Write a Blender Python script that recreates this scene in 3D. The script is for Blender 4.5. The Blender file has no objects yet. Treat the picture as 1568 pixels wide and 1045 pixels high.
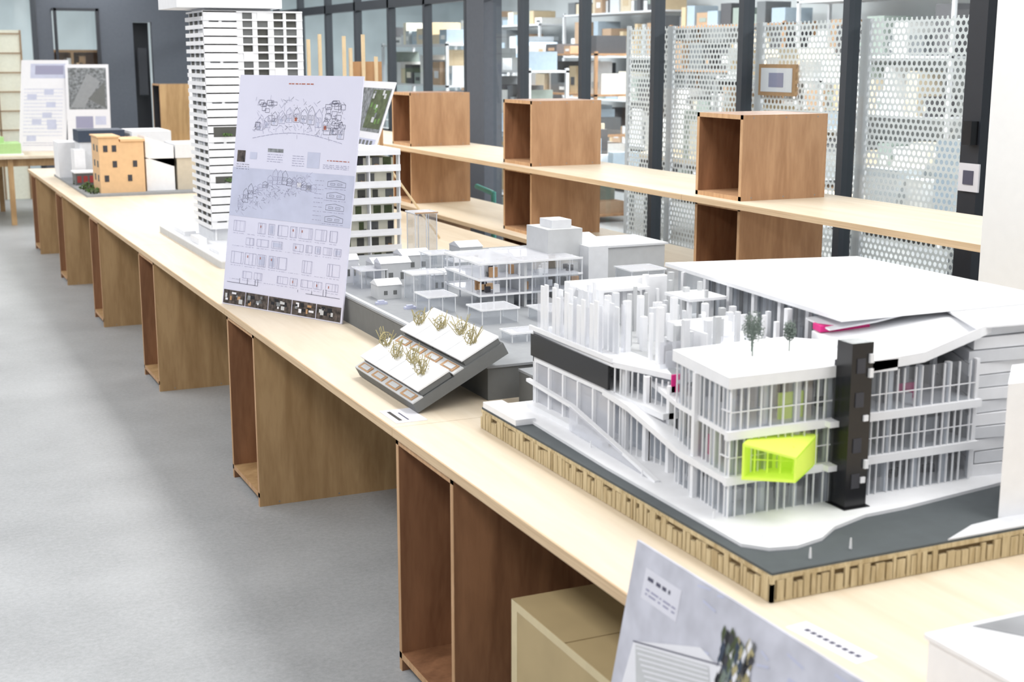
import bpy, math, random
from mathutils import Vector, Matrix
random.seed(7)
R=random.uniform
scene=bpy.context.scene
scene.view_settings.view_transform='Standard'
scene.view_settings.exposure=0.0

def lin(c):
    return tuple(((x/255)/12.92 if x/255<=0.04045 else ((x/255+0.055)/1.055)**2.4) for x in c[:3])+(1,)

# ---------------------------------------------------------------- materials
def newmat(name):
    m=bpy.data.materials.new(name); m.use_nodes=True
    nt=m.node_tree; b=nt.nodes['Principled BSDF']; return m,nt,b
def plain(name,c,rough=0.6,metal=0.0,var=0.04,scale=30,emit=0):
    m,nt,b=newmat(name)
    b.inputs['Roughness'].default_value=rough; b.inputs['Metallic'].default_value=metal
    l=lin(c)
    if var>0:
        n=nt.nodes.new('ShaderNodeTexNoise'); n.inputs['Scale'].default_value=scale
        tc=nt.nodes.new('ShaderNodeTexCoord'); nt.links.new(tc.outputs['Object'],n.inputs['Vector'])
        r=nt.nodes.new('ShaderNodeValToRGB')
        r.color_ramp.elements[0].position=.3; r.color_ramp.elements[1].position=.7
        r.color_ramp.elements[0].color=tuple(x*(1-var) for x in l[:3])+(1,)
        r.color_ramp.elements[1].color=tuple(min(1,x*(1+var)) for x in l[:3])+(1,)
        nt.links.new(n.outputs['Fac'],r.inputs['Fac']); nt.links.new(r.outputs['Color'],b.inputs['Base Color'])
    else: b.inputs['Base Color'].default_value=l
    if emit:
        b.inputs['Emission Color'].default_value=l; b.inputs['Emission Strength'].default_value=emit
    return m
def wood(name,c1,c2,scl=(8,8,1.2),rough=.5,dist=1.5,fine=.25):
    m,nt,b=newmat(name); b.inputs['Roughness'].default_value=rough
    tc=nt.nodes.new('ShaderNodeTexCoord'); mp=nt.nodes.new('ShaderNodeMapping'); mp.inputs['Scale'].default_value=scl
    nt.links.new(tc.outputs['Object'],mp.inputs['Vector'])
    n=nt.nodes.new('ShaderNodeTexNoise'); n.inputs['Scale'].default_value=1.3; n.inputs['Detail'].default_value=6; n.inputs['Distortion'].default_value=dist
    nt.links.new(mp.outputs['Vector'],n.inputs['Vector'])
    mp2=nt.nodes.new('ShaderNodeMapping'); mp2.inputs['Scale'].default_value=tuple(s*9 for s in scl)
    nt.links.new(tc.outputs['Object'],mp2.inputs['Vector'])
    n2=nt.nodes.new('ShaderNodeTexNoise'); n2.inputs['Scale'].default_value=1.5; n2.inputs['Detail'].default_value=3
    nt.links.new(mp2.outputs['Vector'],n2.inputs['Vector'])
    mx=nt.nodes.new('ShaderNodeMix'); mx.inputs['Factor'].default_value=fine
    nt.links.new(n.outputs['Fac'],mx.inputs['A']); nt.links.new(n2.outputs['Fac'],mx.inputs['B'])
    r=nt.nodes.new('ShaderNodeValToRGB'); r.color_ramp.elements[0].position=.36; r.color_ramp.elements[1].position=.64
    r.color_ramp.elements[0].color=lin(c1); r.color_ramp.elements[1].color=lin(c2)
    nt.links.new(mx.outputs['Result'],r.inputs['Fac']); nt.links.new(r.outputs['Color'],b.inputs['Base Color'])
    return m
def glassy(name,tint=(255,255,255),gl=.08,df=0.0,rough=.02,dcol=(240,240,245)):
    m=bpy.data.materials.new(name); m.use_nodes=True; nt=m.node_tree; nt.nodes.clear()
    o=nt.nodes.new('ShaderNodeOutputMaterial'); t=nt.nodes.new('ShaderNodeBsdfTransparent'); t.inputs['Color'].default_value=lin(tint)
    g=nt.nodes.new('ShaderNodeBsdfGlossy'); g.inputs['Roughness'].default_value=rough
    mx=nt.nodes.new('ShaderNodeMixShader'); mx.inputs['Fac'].default_value=gl
    nt.links.new(t.outputs[0],mx.inputs[1]); nt.links.new(g.outputs[0],mx.inputs[2])
    last=mx
    if df>0:
        d=nt.nodes.new('ShaderNodeBsdfDiffuse'); d.inputs['Color'].default_value=lin(dcol)
        m2=nt.nodes.new('ShaderNodeMixShader'); m2.inputs['Fac'].default_value=df
        nt.links.new(mx.outputs[0],m2.inputs[1]); nt.links.new(d.outputs[0],m2.inputs[2]); last=m2
    nt.links.new(last.outputs[0],o.inputs['Surface']); return m
def perforated(name,pitch=.034,rad=.32):
    m,nt,b=newmat(name); b.inputs['Base Color'].default_value=lin((250,251,252)); b.inputs['Roughness'].default_value=.45
    tc=nt.nodes.new('ShaderNodeTexCoord'); sp=nt.nodes.new('ShaderNodeSeparateXYZ'); nt.links.new(tc.outputs['Object'],sp.inputs[0])
    def M(op,a,bb=None,c=None):
        n=nt.nodes.new('ShaderNodeMath'); n.operation=op
        for i,v in enumerate((a,bb,c)):
            if v is None: continue
            if isinstance(v,(int,float)): n.inputs[i].default_value=v
            else: nt.links.new(v,n.inputs[i])
        return n.outputs[0]
    def lat(off):
        fy=M('SUBTRACT',M('FRACT',M('ADD',M('DIVIDE',sp.outputs['Y'],pitch),off+100)),.5)
        fz=M('SUBTRACT',M('FRACT',M('ADD',M('DIVIDE',sp.outputs['Z'],pitch*1.732),off+100)),.5)
        fz=M('MULTIPLY',fz,1.732)
        return M('SQRT',M('ADD',M('MULTIPLY',fy,fy),M('MULTIPLY',fz,fz)))
    d=M('MINIMUM',lat(0),lat(.5))
    a=M('GREATER_THAN',d,rad); nt.links.new(a,b.inputs['Alpha']); return m

def floor_mat():
    m,nt,b=newmat('vinyl_floor_grey'); b.inputs['Roughness'].default_value=.42
    tc=nt.nodes.new('ShaderNodeTexCoord')
    def noise(s,d=6,rough=.6):
        n=nt.nodes.new('ShaderNodeTexNoise'); n.inputs['Scale'].default_value=s; n.inputs['Detail'].default_value=d; n.inputs['Roughness'].default_value=rough
        nt.links.new(tc.outputs['Object'],n.inputs['Vector']); return n
    a=noise(2.0); c=noise(60,3,.8)
    mx=nt.nodes.new('ShaderNodeMix'); mx.inputs['Factor'].default_value=.5
    nt.links.new(a.outputs['Fac'],mx.inputs['A']); nt.links.new(c.outputs['Fac'],mx.inputs['B'])
    r=nt.nodes.new('ShaderNodeValToRGB'); r.color_ramp.elements[0].position=.33; r.color_ramp.elements[1].position=.68
    r.color_ramp.elements[0].color=lin((150,153,156)); r.color_ramp.elements[1].color=lin((184,187,190))
    nt.links.new(mx.outputs['Result'],r.inputs['Fac']); nt.links.new(r.outputs['Color'],b.inputs['Base Color'])
    return m

WHITE=plain('model_board_white',(238,239,242),.6,var=.02)
WHITE2=plain('model_board_offwhite',(220,222,226),.6,var=.03)
LGREY=plain('model_board_grey',(196,198,200),.7,var=.03)
SITE=plain('site_board_grey',(146,149,153),.8,var=.04)
SITE2=plain('site_board_dark_grey',(108,110,110),.8,var=.04)
ROAD=plain('road_board_charcoal',(80,86,89),.8,var=.05)
BLACK=plain('acrylic_black',(20,20,24),.25,var=0)
DARK=plain('interior_dark',(62,62,68),.7)
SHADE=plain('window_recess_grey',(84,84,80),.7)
CARD=wood('corrugated_card',(172,152,114),(210,194,158),(40,40,4),.8)
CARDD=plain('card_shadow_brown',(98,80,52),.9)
YEL=plain('fluorescent_yellow_card',(222,246,96),.6,var=.02,emit=.15)
PINK=plain('magenta_card',(222,40,132),.6,var=.02)
ORG=plain('orange_card',(224,186,142),.7)
ORG2=plain('brown_card',(182,144,106),.7)
BIRCH=wood('birch_plywood_top',(218,202,178),(230,217,196),(7,.7,7),.5,1.0,.2)
BIRCHE=wood('birch_plywood_edge',(196,166,130),(220,194,158),(20,1,60),.6)
LAUAN=wood('lauan_plywood',(166,132,90),(194,160,116),(6,6,.9),.5,2.0)
LAUAN2=wood('lauan_plywood_red',(124,86,60),(158,114,82),(6,6,.9),.5,2.0)
LAUANX=wood('lauan_plywood_box',(170,130,96),(196,156,120),(6,6,.9),.5,2.0)
EDGE=wood('plywood_edge_tan',(178,138,98),(204,164,124),(30,30,3),.6)
STICK=plain('pine_stick',(222,200,164),.6)
MULL=plain('aluminium_frame_slate',(60,66,74),.4,.2,var=.02)
MULL2=plain('frame_dark',(38,42,50),.5,var=.02)
WALLG=plain('wall_slate_grey',(84,90,100),.7)
WALLW=plain('wall_white_paint',(226,226,225),.8,var=.01)
GLASS=glassy('partition_glass',(240,245,246),.07)
ACR=glassy('acrylic_clear',(244,246,248),.13,.05)
ACR2=glassy('acrylic_frosted',(236,239,244),.10,.42)
FACG=glassy('model_glazing',(222,226,230),.12,.08)
PERF=perforated('perforated_metal_white')
PAPER=plain('poster_paper_lavender',(218,218,236),.6,var=.015,scale=6)
PAPW=plain('paper_white',(230,230,236),.6,var=.01)
INK=plain('ink_grey',(88,88,106),.8,var=0)
INKL=plain('ink_light',(152,152,178),.8,var=0)
INKB=plain('ink_blue_tint',(194,198,220),.8,var=.05,scale=14)
INKR=plain('ink_rust',(178,104,84),.8,var=0)
PHOTO=plain('photo_dark_print',(74,66,62),.6,var=.9,scale=60)
PHOTO2=plain('photo_grey_print',(120,124,128),.6,var=.6,scale=40)
GREEN=plain('moss_green',(96,128,70),.9,var=.3)
GREEN2=plain('tree_olive',(84,94,66),.9,var=.3)
GRN3=plain('pale_grass',(178,214,150),.9)
TREEG=plain('tree_wire_grey',(112,124,116),.8,var=.2)
BEIGE=plain('dried_flower_beige',(172,162,122),.9,var=.2)
RED=plain('red_card',(160,60,60),.6)
NAVY=plain('navy_card',(56,68,86),.6)
TEAL=plain('pipe_teal',(90,168,160),.4)
CBOX=plain('cardboard_box_kraft',(178,158,118),.75,var=.05,scale=8)
TAPE=plain('kraft_tape',(208,192,152),.4)
CEIL=plain('ceiling_white',(225,226,228),.9,var=.01)
STEEL=plain('steel_grey',(150,155,160),.4,.5)
LAMP=plain('tube_lamp',(255,255,255),.5,var=0,emit=4)
THIN={GLASS.name,ACR.name,ACR2.name,FACG.name,PERF.name}

# ---------------------------------------------------------------- builder
class B:
    def __init__(s,name): s.n=name; s.v=[]; s.f=[]; s.m=[]; s.mats=[]
    def mi(s,mat):
        if mat not in s.mats: s.mats.append(mat)
        return s.mats.index(mat)
    def add(s,vs,fs,mat,M=None):
        k=len(s.v); i=s.mi(mat)
        for p in vs:
            p=Vector(p); s.v.append(tuple(M@p) if M else tuple(p))
        for f in fs: s.f.append(tuple(k+j for j in f)); s.m.append(i)
    def box(s,x0,x1,y0,y1,z0,z1,mat,M=None):
        if mat.name in THIN:   # sheet materials are single sheets
            dx,dy,dz=x1-x0,y1-y0,z1-z0
            m=min(dx,dy,dz)
            if m<=.0055:
                if m==dx: x=(x0+x1)/2; s.add([(x,y0,z0),(x,y1,z0),(x,y1,z1),(x,y0,z1)],[(0,1,2,3)],mat,M)
                elif m==dy: y=(y0+y1)/2; s.add([(x0,y,z0),(x1,y,z0),(x1,y,z1),(x0,y,z1)],[(0,1,2,3)],mat,M)
                else: z=(z0+z1)/2; s.add([(x0,y0,z),(x1,y0,z),(x1,y1,z),(x0,y1,z)],[(0,1,2,3)],mat,M)
                return
        vs=[(x0,y0,z0),(x1,y0,z0),(x1,y1,z0),(x0,y1,z0),(x0,y0,z1),(x1,y0,z1),(x1,y1,z1),(x0,y1,z1)]
        s.add(vs,[(0,3,2,1),(4,5,6,7),(0,1,5,4),(1,2,6,5),(2,3,7,6),(3,0,4,7)],mat,M)
    def prism(s,poly,z0,z1,mat,M=None,ztop=None):
        a=sum(poly[i][0]*poly[(i+1)%len(poly)][1]-poly[(i+1)%len(poly)][0]*poly[i][1] for i in range(len(poly)))
        if a<0:
            poly=poly[::-1]
            if ztop: ztop=ztop[::-1]
        n=len(poly)
        vs=[(p[0],p[1],(z0 if not ztop else (ztop[i]-(z1-z0)))) for i,p in enumerate(poly)]+[(p[0],p[1],(z1 if not ztop else ztop[i])) for i,p in enumerate(poly)]
        fs=[tuple(range(n-1,-1,-1)),tuple(range(n,2*n))]+[(i,(i+1)%n,n+(i+1)%n,n+i) for i in range(n)]
        s.add(vs,fs,mat,M)
    def cyl(s,p,q,r,mat,n=8,r2=None):
        p=Vector(p);q=Vector(q);d=(q-p).normalized(); r2=r if r2 is None else r2
        u=d.orthogonal().normalized(); w=d.cross(u)
        vs=[];
        for c,rr in((p,r),(q,r2)):
            for i in range(n):
                t=2*math.pi*i/n; vs.append(c+u*rr*math.cos(t)+w*rr*math.sin(t))
        fs=[tuple(range(n-1,-1,-1)),tuple(range(n,2*n))]+[(i,(i+1)%n,n+(i+1)%n,n+i) for i in range(n)]
        s.add(vs,fs,mat)
    def leaf(s,c,r,n,mat,size,squash=1):
        for _ in range(n):
            while True:
                d=Vector((R(-1,1),R(-1,1),R(-1,1)))
                if d.length<1: break
            p=Vector(c)+Vector((d.x*r,d.y*r,d.z*r*squash))
            a=Vector((R(-1,1),R(-1,1),R(-1,1))).normalized()*size; b=a.orthogonal().normalized()*size
            s.add([p-a,p+b,p+a,p-b],[(0,1,2,3)],mat)
    def done(s,bevel=0,parent=None):
        me=bpy.data.meshes.new(s.n)
        xs=[v[0] for v in s.v];ys=[v[1] for v in s.v];zs=[v[2] for v in s.v]
        c=((min(xs)+max(xs))/2,(min(ys)+max(ys))/2,min(zs))
        me.from_pydata([(v[0]-c[0],v[1]-c[1],v[2]-c[2]) for v in s.v],[],s.f)
        for m in s.mats: me.materials.append(m)
        me.polygons.foreach_set('material_index',s.m); me.update()
        o=bpy.data.objects.new(s.n,me); o.location=c; scene.collection.objects.link(o)
        return o

class Board:
    def __init__(s,name,bl,br,lean,h,paper,thick=.006):
        s.b=B(name); bl=Vector(bl);br=Vector(br)
        s.w=(br-bl).length; s.U=(br-bl).normalized()
        up=(Vector(lean)).normalized(); s.Vd=-up; s.h=h
        s.N=s.U.cross(up).normalized()
        s.O=bl+up*h; s.t=thick; s.k=0
        P=lambda a,b,c: s.O+s.U*a+s.Vd*b+s.N*c
        vs=[P(0,0,0),P(s.w,0,0),P(s.w,h,0),P(0,h,0),P(0,0,-thick),P(s.w,0,-thick),P(s.w,h,-thick),P(0,h,-thick)]
        s.b.add(vs,[(0,3,2,1),(4,5,6,7),(0,1,5,4),(1,2,6,5),(2,3,7,6),(3,0,4,7)],paper)
        s.P=P
    def poly(s,pts,mat,lv=1):
        e=.0005*lv+ .00001*s.k
        s.k=(s.k+1)%30
        s.b.add([s.P(a*s.w,b*s.h,e) for a,b in pts],[tuple(range(len(pts)))],mat)
    def rect(s,a0,b0,a1,b1,mat,lv=1): s.poly([(a0,b1),(a1,b1),(a1,b0),(a0,b0)],mat,lv)
    def line(s,a0,b0,a1,b1,mat,t=.0012,lv=2):
        dx=(a1-a0)*s.w; dy=(b1-b0)*s.h; L=math.hypot(dx,dy) or 1e-6
        nx=-dy/L*t/2/s.w; ny=dx/L*t/2/s.h
        s.poly([(a0-nx,b0-ny),(a1-nx,b1-ny),(a1+nx,b1+ny),(a0+nx,b0+ny)],mat,lv)
    def frame(s,a0,b0,a1,b1,mat,t=.0012):
        s.line(a0,b0,a1,b0,mat,t);s.line(a1,b0,a1,b1,mat,t);s.line(a1,b1,a0,b1,mat,t);s.line(a0,b1,a0,b0,mat,t)
    def text(s,a0,b0,a1,b1,mat,rows,t=.0016):
        for i in range(rows):
            b=b0+(b1-b0)*(i+.5)/rows; a=a0
            while a<a1:
                l=R(.006,.03); s.line(a,b,min(a+l,a1),b,mat,t); a+=l+R(.004,.012)
    def house(s,a,b,w,h,mat):
        s.line(a,b,a,b-h,mat); s.line(a+w,b,a+w,b-h*.9,mat); s.line(a,b-h,a+w*.5,b-h*1.35,mat); s.line(a+w*.5,b-h*1.35,a+w,b-h*.9,mat); s.line(a,b,a+w,b,mat)
        for i in range(2): s.frame(a+w*(.15+.4*i),b-h*.7,a+w*(.4+.4*i),b-h*.35,mat,.001)
    def strut(s,q): s.b.cyl(s.P(s.w*.5,s.h*.3,-s.t-.002),q,.006,STICK,6)

# ---------------------------------------------------------------- room shell
b=B('floor'); b.box(-5,11,-3,24,-.05,0,floor_mat()); b.done()
b=B('ceiling'); b.box(-5,11,-3,24,3.0,3.05,CEIL); b.done()
b=B('wall_end')
b.box(1.78,1.95,17,17.1,0,3,WALLG); b.box(1.95,2.48,17,17.1,0,.9,WALLG); b.box(1.95,2.48,17,17.1,2.2,3,WALLG)
b.box(2.48,2.86,17,17.1,0,3,WALLG); b.box(2.86,3.08,17,17.1,2.05,3,WALLG); b.box(3.08,4.3,17,17.1,0,3,WALLG)
b.box(-5,.6,17,17.1,0,3,WALLG); b.box(.6,1.78,17,17.1,2.35,3,WALLG); b.box(2.86,3.08,17.25,17.3,0,2.05,MULL2)
b.box(2.9,3.0,16.97,17,1.2,1.75,MULL2)
b.done()
b=B('window_1')
for x in(1.97,2.44): b.box(x,x+.03,16.97,17.03,.9,2.2,MULL2)
b.box(1.95,2.48,16.97,17.03,2.17,2.2,MULL2); b.box(1.95,2.48,16.97,17.03,.9,.93,MULL2); b.box(2,2.44,17,17.005,.93,2.17,GLASS)
b.done()
b=B('wooden_shelf_unit')
b.box(1.9,2.6,17.5,17.9,0,.9,ORG2)
for z in(.95,1.2,1.45,1.7): b.box(1.9,2.6,17.5,17.9,z,z+.03,ORG2)
for x in(1.9,2.2,2.57): b.box(x,x+.03,17.5,17.9,.9,1.7,ORG2)
b.box(1.9,2.6,17.88,17.9,.9,1.7,ORG2)
for k in range(12): 
    x=R(1.95,2.5); z=random.choice([.98,1.23,1.48]); b.box(x,x+.07,17.52,17.8,z,z+R(.08,.18),random.choice([WHITE,ORG,DARK,ORG2]))
b.done()
b=B('window_2')
for x in(.6,1.2,1.72): b.box(x,x+.05,16.97,17.03,0,2.35,MULL)
b.box(.6,1.78,16.97,17.03,2.3,2.35,MULL); b.box(.65,1.72,17,17.005,0,2.3,GLASS)
b.done()
b=B('shoji_lattice_screen')
for i in range(6): b.box(.65,1.6,17.12,17.13,.8+.22*i,.815+.22*i,ORG2)
for i in range(4): b.box(.75+.28*i,.77+.28*i,17.12,17.13,0,1.95,ORG2)
b.box(.6,1.6,17.15,17.17,0,1.95,plain('shoji_paper',(246,240,222),.8,emit=.25))
b.done()
b=B('wall_beyond'); b.box(-5,11,21.5,21.6,0,3,plain('wall_pale',(196,208,212),.8,var=.1,scale=2)); b.done()
b=B('wall_right_column'); b.box(3.05,4.2,-.5,3.2,0,3,WALLW); b.done()
b=B('wall_backroom'); b.box(9.0,9.1,-3,21.5,0,3,plain('wall_backroom_paint',(214,219,222),.8,var=.08,scale=1.5)); b.done()

ys=[3.68,4.605,5.47,6.36,7.29,8.23,9.19,9.82]
more=[10.2,11.1,12.0,12.95,13.9,14.9,15.9,16.9]
b=B('window_glass_partition')
for y in ys: b.box(4.27,4.34,y-.024,y+.024,0,3,MULL)
for y in more: b.box(4.27,4.34,y-.024,y+.024,0,3,MULL)
b.box(4.25,4.4,9.78,10.12,0,3,WALLG)
b.box(4.26,4.35,4.52,4.63,0,3,MULL2)
b.box(4.27,4.34,9.1,16.95,2.08,2.16,MULL)
b.box(4.27,4.34,3.68,16.95,0,.12,MULL)
b.box(4.27,4.34,10.1,16.95,.95,1.0,MULL)
b.box(4.30,4.305,3.68,9.72,.12,3,GLASS); b.box(4.30,4.305,10.12,16.9,.12,3,GLASS)
b.box(4.22,4.27,4.53,4.58,1.28,1.38,BLACK)
b.done()
b=B('door_notice_sign'); b.box(4.25,4.258,4.5,4.62,1.08,1.2,PAPW); b.box(4.246,4.25,4.53,4.59,1.11,1.17,INK); b.done()
b=B('perforated_metal_screen')
for y0,y1 in((4.66,5.44),(5.5,6.33),(6.39,7.26),(7.32,7.8)):
    b.box(4.40,4.4012,y0,y1,.15,1.83,PERF)
b.box(4.39,4.41,7.79,7.82,.0,1.84,WHITE2); b.box(4.39,4.41,4.63,4.66,0,1.84,WHITE2); b.box(4.395,4.41,4.63,7.82,.12,.16,WHITE2)
for y in (5.47,6.36,7.29): b.box(4.392,4.412,y-.03,y+.03,0,1.83,WHITE2)
b.done()

cols=[plain('clutter_%d'%i,c,.7) for i,c in enumerate([(232,232,230),(214,200,176),(180,152,126),(110,114,118),(184,190,194),(240,240,240),(150,162,156),(204,184,152),(215,218,222),(84,84,88),(168,184,198),(235,228,210),(228,230,232)])]
def rack(x,y0,y1,h=2.0,n=5,d=.4,wd=None):
    b=B('storage_rack_with_supplies'); fr=wd or WHITE2
    for yy in(y0,y1-.03):
        for xx in(x,x+d-.03): b.box(xx,xx+.03,yy,yy+.03,0,h,fr)
    for i in range(n):
        z=.08+(h-.1)*i/(n-1); b.box(x,x+d,y0,y1,z-.02,z,fr)
        if i==n-1: hmax=.25
        else: hmax=(h-.1)/(n-1)-.06
        y=y0+.04
        while y<y1-.1:
            w=R(.05,.3); w=min(w,y1-.05-y)
            if random.random()<.85:
                hh=R(.3,1)*hmax; xx=x+R(.02,.1)
                b.box(xx,x+d-.03,y,y+w*.92,z,z+hh,random.choice(cols))
                if random.random()<.5: b.box(xx-.004,xx,y+w*.2,y+w*.7,z+hh*.3,z+hh*.6,random.choice(cols))
            y+=w
    b.done()
for (x,y0,y1,h) in((8.3,4.5,6.6,2.1),(8.3,6.8,9.0,1.8),(8.3,9.2,11.4,2.2),(8.3,11.6,13.8,2.0),(8.3,14,16.5,2.2),(6.2,8.2,9.6,1.5),(6.5,12.2,14,1.7),(5.2,11.0,12.2,1.55),(8.2,17,20,2.1),(5.4,13.4,15.4,1.8)):
    rack(x,y0,y1,h,wd=random.choice([WHITE2,LAUANX,WHITE2]))
def bench(x0,x1,y0,y1,z=.75):
    b=B('workbench_with_tools')
    b.box(x0,x1,y0,y1,z-.04,z,BIRCH)
    for xx in(x0+.03,x1-.08):
        for yy in(y0+.03,y1-.08): b.box(xx,xx+.05,yy,yy+.05,0,z-.04,STEEL)
    for _ in range(16):
        x=R(x0,x1-.3);y=R(y0,y1-.3);w=R(.06,.28);d=R(.06,.28);h=R(.05,.5)
        b.box(x,x+w,y,y+d,z,z+h,random.choice(cols))
    for _ in range(6):
        x=R(x0+.1,x1-.1);y=R(y0+.1,y1-.1); b.cyl((x,y,z),(x,y,z+R(.15,.4)),R(.03,.07),random.choice(cols),12)
    b.done()
bench(5.0,5.9,4.6,6.4); bench(6.8,7.7,5.2,7.4); bench(5.0,5.9,7.2,8.6); bench(6.5,7.4,9.8,11.6); bench(4.9,5.7,9.6,10.8)
b=B('framed_picture')
b.box(4.376,4.392,6.0,6.33,1.445,1.61,ORG2); b.box(4.373,4.376,6.025,6.305,1.465,1.59,PAPW); b.box(4.371,4.373,6.10,6.23,1.49,1.565,INKL)
b.done()
b=B('drain_pipe'); b.cyl((3.85,8.7,0),(3.85,8.7,.73),.018,TEAL,12); b.cyl((3.85,8.7,.72),(3.83,8.95,.75),.018,TEAL,12); b.done()

# ---------------------------------------------------------------- display table
b=B('display_table')
yb=[.2,1.5,3.328,5.26,7.26,9.06,10.9,12.75]
for i in range(len(yb)-1):
    b.box(1.18,2.09,yb[i]+.001,yb[i+1]-.001,.661,.685,BIRCH)
    b.box(2.092,3.0,yb[i]+.001,yb[i+1]-.001,.661,.685,BIRCH)
    b.box(1.176,1.18,yb[i]+.001,yb[i+1]-.001,.661,.6845,BIRCHE)
b.done()
def module(y0,y1,x0,x1,z0,z1,m_side,m_in,name='plywood_storage_cube',t=.018,fl=0.0):
    b=B(name)
    b.box(x0,x1,y0,y0+t,z0,z1,m_side); b.box(x0,x1,y1-t,y1,z0,z1,m_in)
    b.box(x0,x1,y0+t,y1-t,z1-t,z1,m_in); b.box(x0,x1,y0+t,y1-t,z0+fl,z0+fl+t,m_side)
    b.box(x1-.008,x1,y0+t,y1-t,z0,z1,m_in)
    for q in (y0,y1-t): b.box(x0-.0015,x0,q,q+t,z0,z1,EDGE)
    b.box(x0-.0015,x0,y0,y1,z0+fl,z0+fl+t,EDGE)
    b.box(x0-.0015,x0,y0,y1,z1-t,z1,EDGE)
    for q in(.12,.5,.88): b.cyl((x0+(x1-x0)*q,y0-.0006,z0+.012),(x0+(x1-x0)*q,y0,z0+.012),.003,STEEL,8); b.cyl((x0+(x1-x0)*q,y0-.0006,z1-.012),(x0+(x1-x0)*q,y0,z1-.012),.003,STEEL,8)
    b.done()
for y0,y1,ms in((.85,1.27,LAUAN2),(2.92,3.32,LAUAN2),(4.84,5.26,LAUAN),(6.82,7.25,LAUAN),(8.66,9.05,LAUAN),(10.42,10.82,LAUAN),(12.2,12.6,LAUAN)):
    module(y0,y1,1.185,1.80,0,.661,ms,LAUAN2,fl=.035)
    module(y0,y1,2.2,2.8,0,.661,ms,LAUAN2,fl=.035)
for lev,(z0,z1) in enumerate(((0,.667),(.69,1.043),(1.067,1.417))):
    for y0,y1 in((4.725,5.07),(6.72,7.09),(8.57,8.93),(10.5,10.85)):
        module(y0,y1,3.2,3.62,z0,z1,LAUANX,LAUAN2)
b=B('plywood_shelf_board')
for a,c in((3.21,5.08),(5.082,7.1),(7.102,8.98),(8.982,10.95)):
    b.box(3.14,3.72,a,c,1.043,1.067,BIRCH); b.box(3.136,3.14,a,c,1.043,1.0665,BIRCHE)
    b.box(3.12,3.72,a,c,.667,.69,BIRCH); b.box(3.116,3.12,a,c,.667,.6895,BIRCHE)
b.done()

b=B('cardboard_box')
x0,x1,y0,y1,z=1.215,1.66,2.12,2.65,.45
b.box(x0,x1,y0,y1,0,z-.004,CBOX); b.box(x0,x1,y0,(y0+y1)/2-.002,z-.004,z,CBOX); b.box(x0,x1,(y0+y1)/2+.002,y1,z-.004,z,CBOX)
b.box(x0-.001,x0+.0,y0,y1,z-.02,z,TAPE); b.box(x0-.0008,x0+.0,y1-.03,y1,0,z,TAPE)
b.done()

# ---------------------------------------------------------------- big white model
b=B('white_library_architectural_model')
X0,X1,Y0,Y1=1.39,2.54,1.915,3.23
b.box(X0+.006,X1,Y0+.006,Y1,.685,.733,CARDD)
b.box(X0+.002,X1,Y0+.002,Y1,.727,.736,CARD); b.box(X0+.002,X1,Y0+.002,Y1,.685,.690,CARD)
y=Y0
while y<Y1:
    w=R(.006,.022); b.box(X0,X0+.008,y,min(y+w,Y1),.686,.728+R(-.012,.006),CARD); y+=w+R(.002,.005)
x=X0
while x<X1:
    w=R(.006,.02); b.box(x,min(x+w,X1),Y0,Y0+.008,.686,.728+R(-.012,.006),CARD); x+=w+R(.002,.005)
b.box(X0+.004,X1,Y0+.004,Y1,.736,.741,ROAD)
b.prism([(1.45,3.215),(1.425,2.6),(1.42,2.056),(1.455,2.015),(1.509,2.003),(1.58,2.02),(1.64,2.06),(1.743,2.094),(1.85,2.10),(2.2,2.15),(2.53,2.15),(2.53,3.215)],.741,.748,WHITE)
b.box(1.395,1.45,3.02,3.225,.741,.756,WHITE)
b.prism([(1.80,1.92),(1.9,1.965),(2.0,1.975),(2.3,1.95),(2.3,1.92)],.741,.744,WHITE2)
zg=.748
FY=2.19
def floorplate(poly,z,t=.011): b.prism(poly,z-t,z,WHITE)
PF=[(1.473,FY),(2.11,FY),(2.11,2.80),(1.60,2.80),(1.506,2.44)]
for z in(.832,.925): floorplate(PF,z)
for _ in range(80):
    x=R(1.52,2.05);y=R(2.23,2.6);z=random.choice([.748,.832,.925]); b.box(x,x+R(.008,.05),y,y+R(.003,.02),z,z+R(.012,.05),random.choice([WHITE2,LGREY,LGREY,DARK,SITE,WHITE,WHITE,NAVY]))
b.box(1.58,2.05,2.46,2.465,.748,1.01,WHITE2); b.box(1.66,1.665,2.3,2.6,.748,1.01,WHITE2); b.box(1.9,1.905,2.26,2.6,.748,1.01,WHITE2)
b.box(1.53,1.57,2.50,2.503,.93,.97,PINK); b.box(1.52,1.523,2.30,2.34,.835,.88,PINK); b.box(1.95,2.0,2.26,2.263,.925,.96,PINK)
b.box(1.62,1.68,2.23,2.235,.925,.98,YEL)
b.prism([(1.466,FY-.007),(1.88,FY-.007),(1.88,2.38),(1.80,2.47),(1.503,2.455)],1.014,1.038,WHITE)
b.prism([(1.80,FY-.007),(1.95,FY-.007),(2.10,FY-.007),(2.3,2.30),(2.3,2.45),(1.86,2.45)],0,.022,WHITE,ztop=[1.038,1.046,1.086,1.082,1.08,1.05])
LV=((zg,.821),(.832,.914),(.925,1.014))
def mull(x,z0,z1,t=.0022,y=FY): b.box(x,x+t,y-.001,y+.003,z0,z1,WHITE)
for lvi,(z0,z1) in enumerate(LV):
    x=1.476
    while x<2.10:
        mull(x,z0,z1); x+=random.choice([.017,.017,.024,.03])
for x in [1.482+.078*i for i in range(9)]:
    b.box(x,x+.011,FY+.008,FY+.019,zg,1.014,WHITE)
    b.box(x,x+.011,FY+.14,FY+.151,zg,1.014,WHITE)
for z in(.87,.963): b.box(1.476,2.10,FY,FY+.002,z,z+.002,WHITE)
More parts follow.
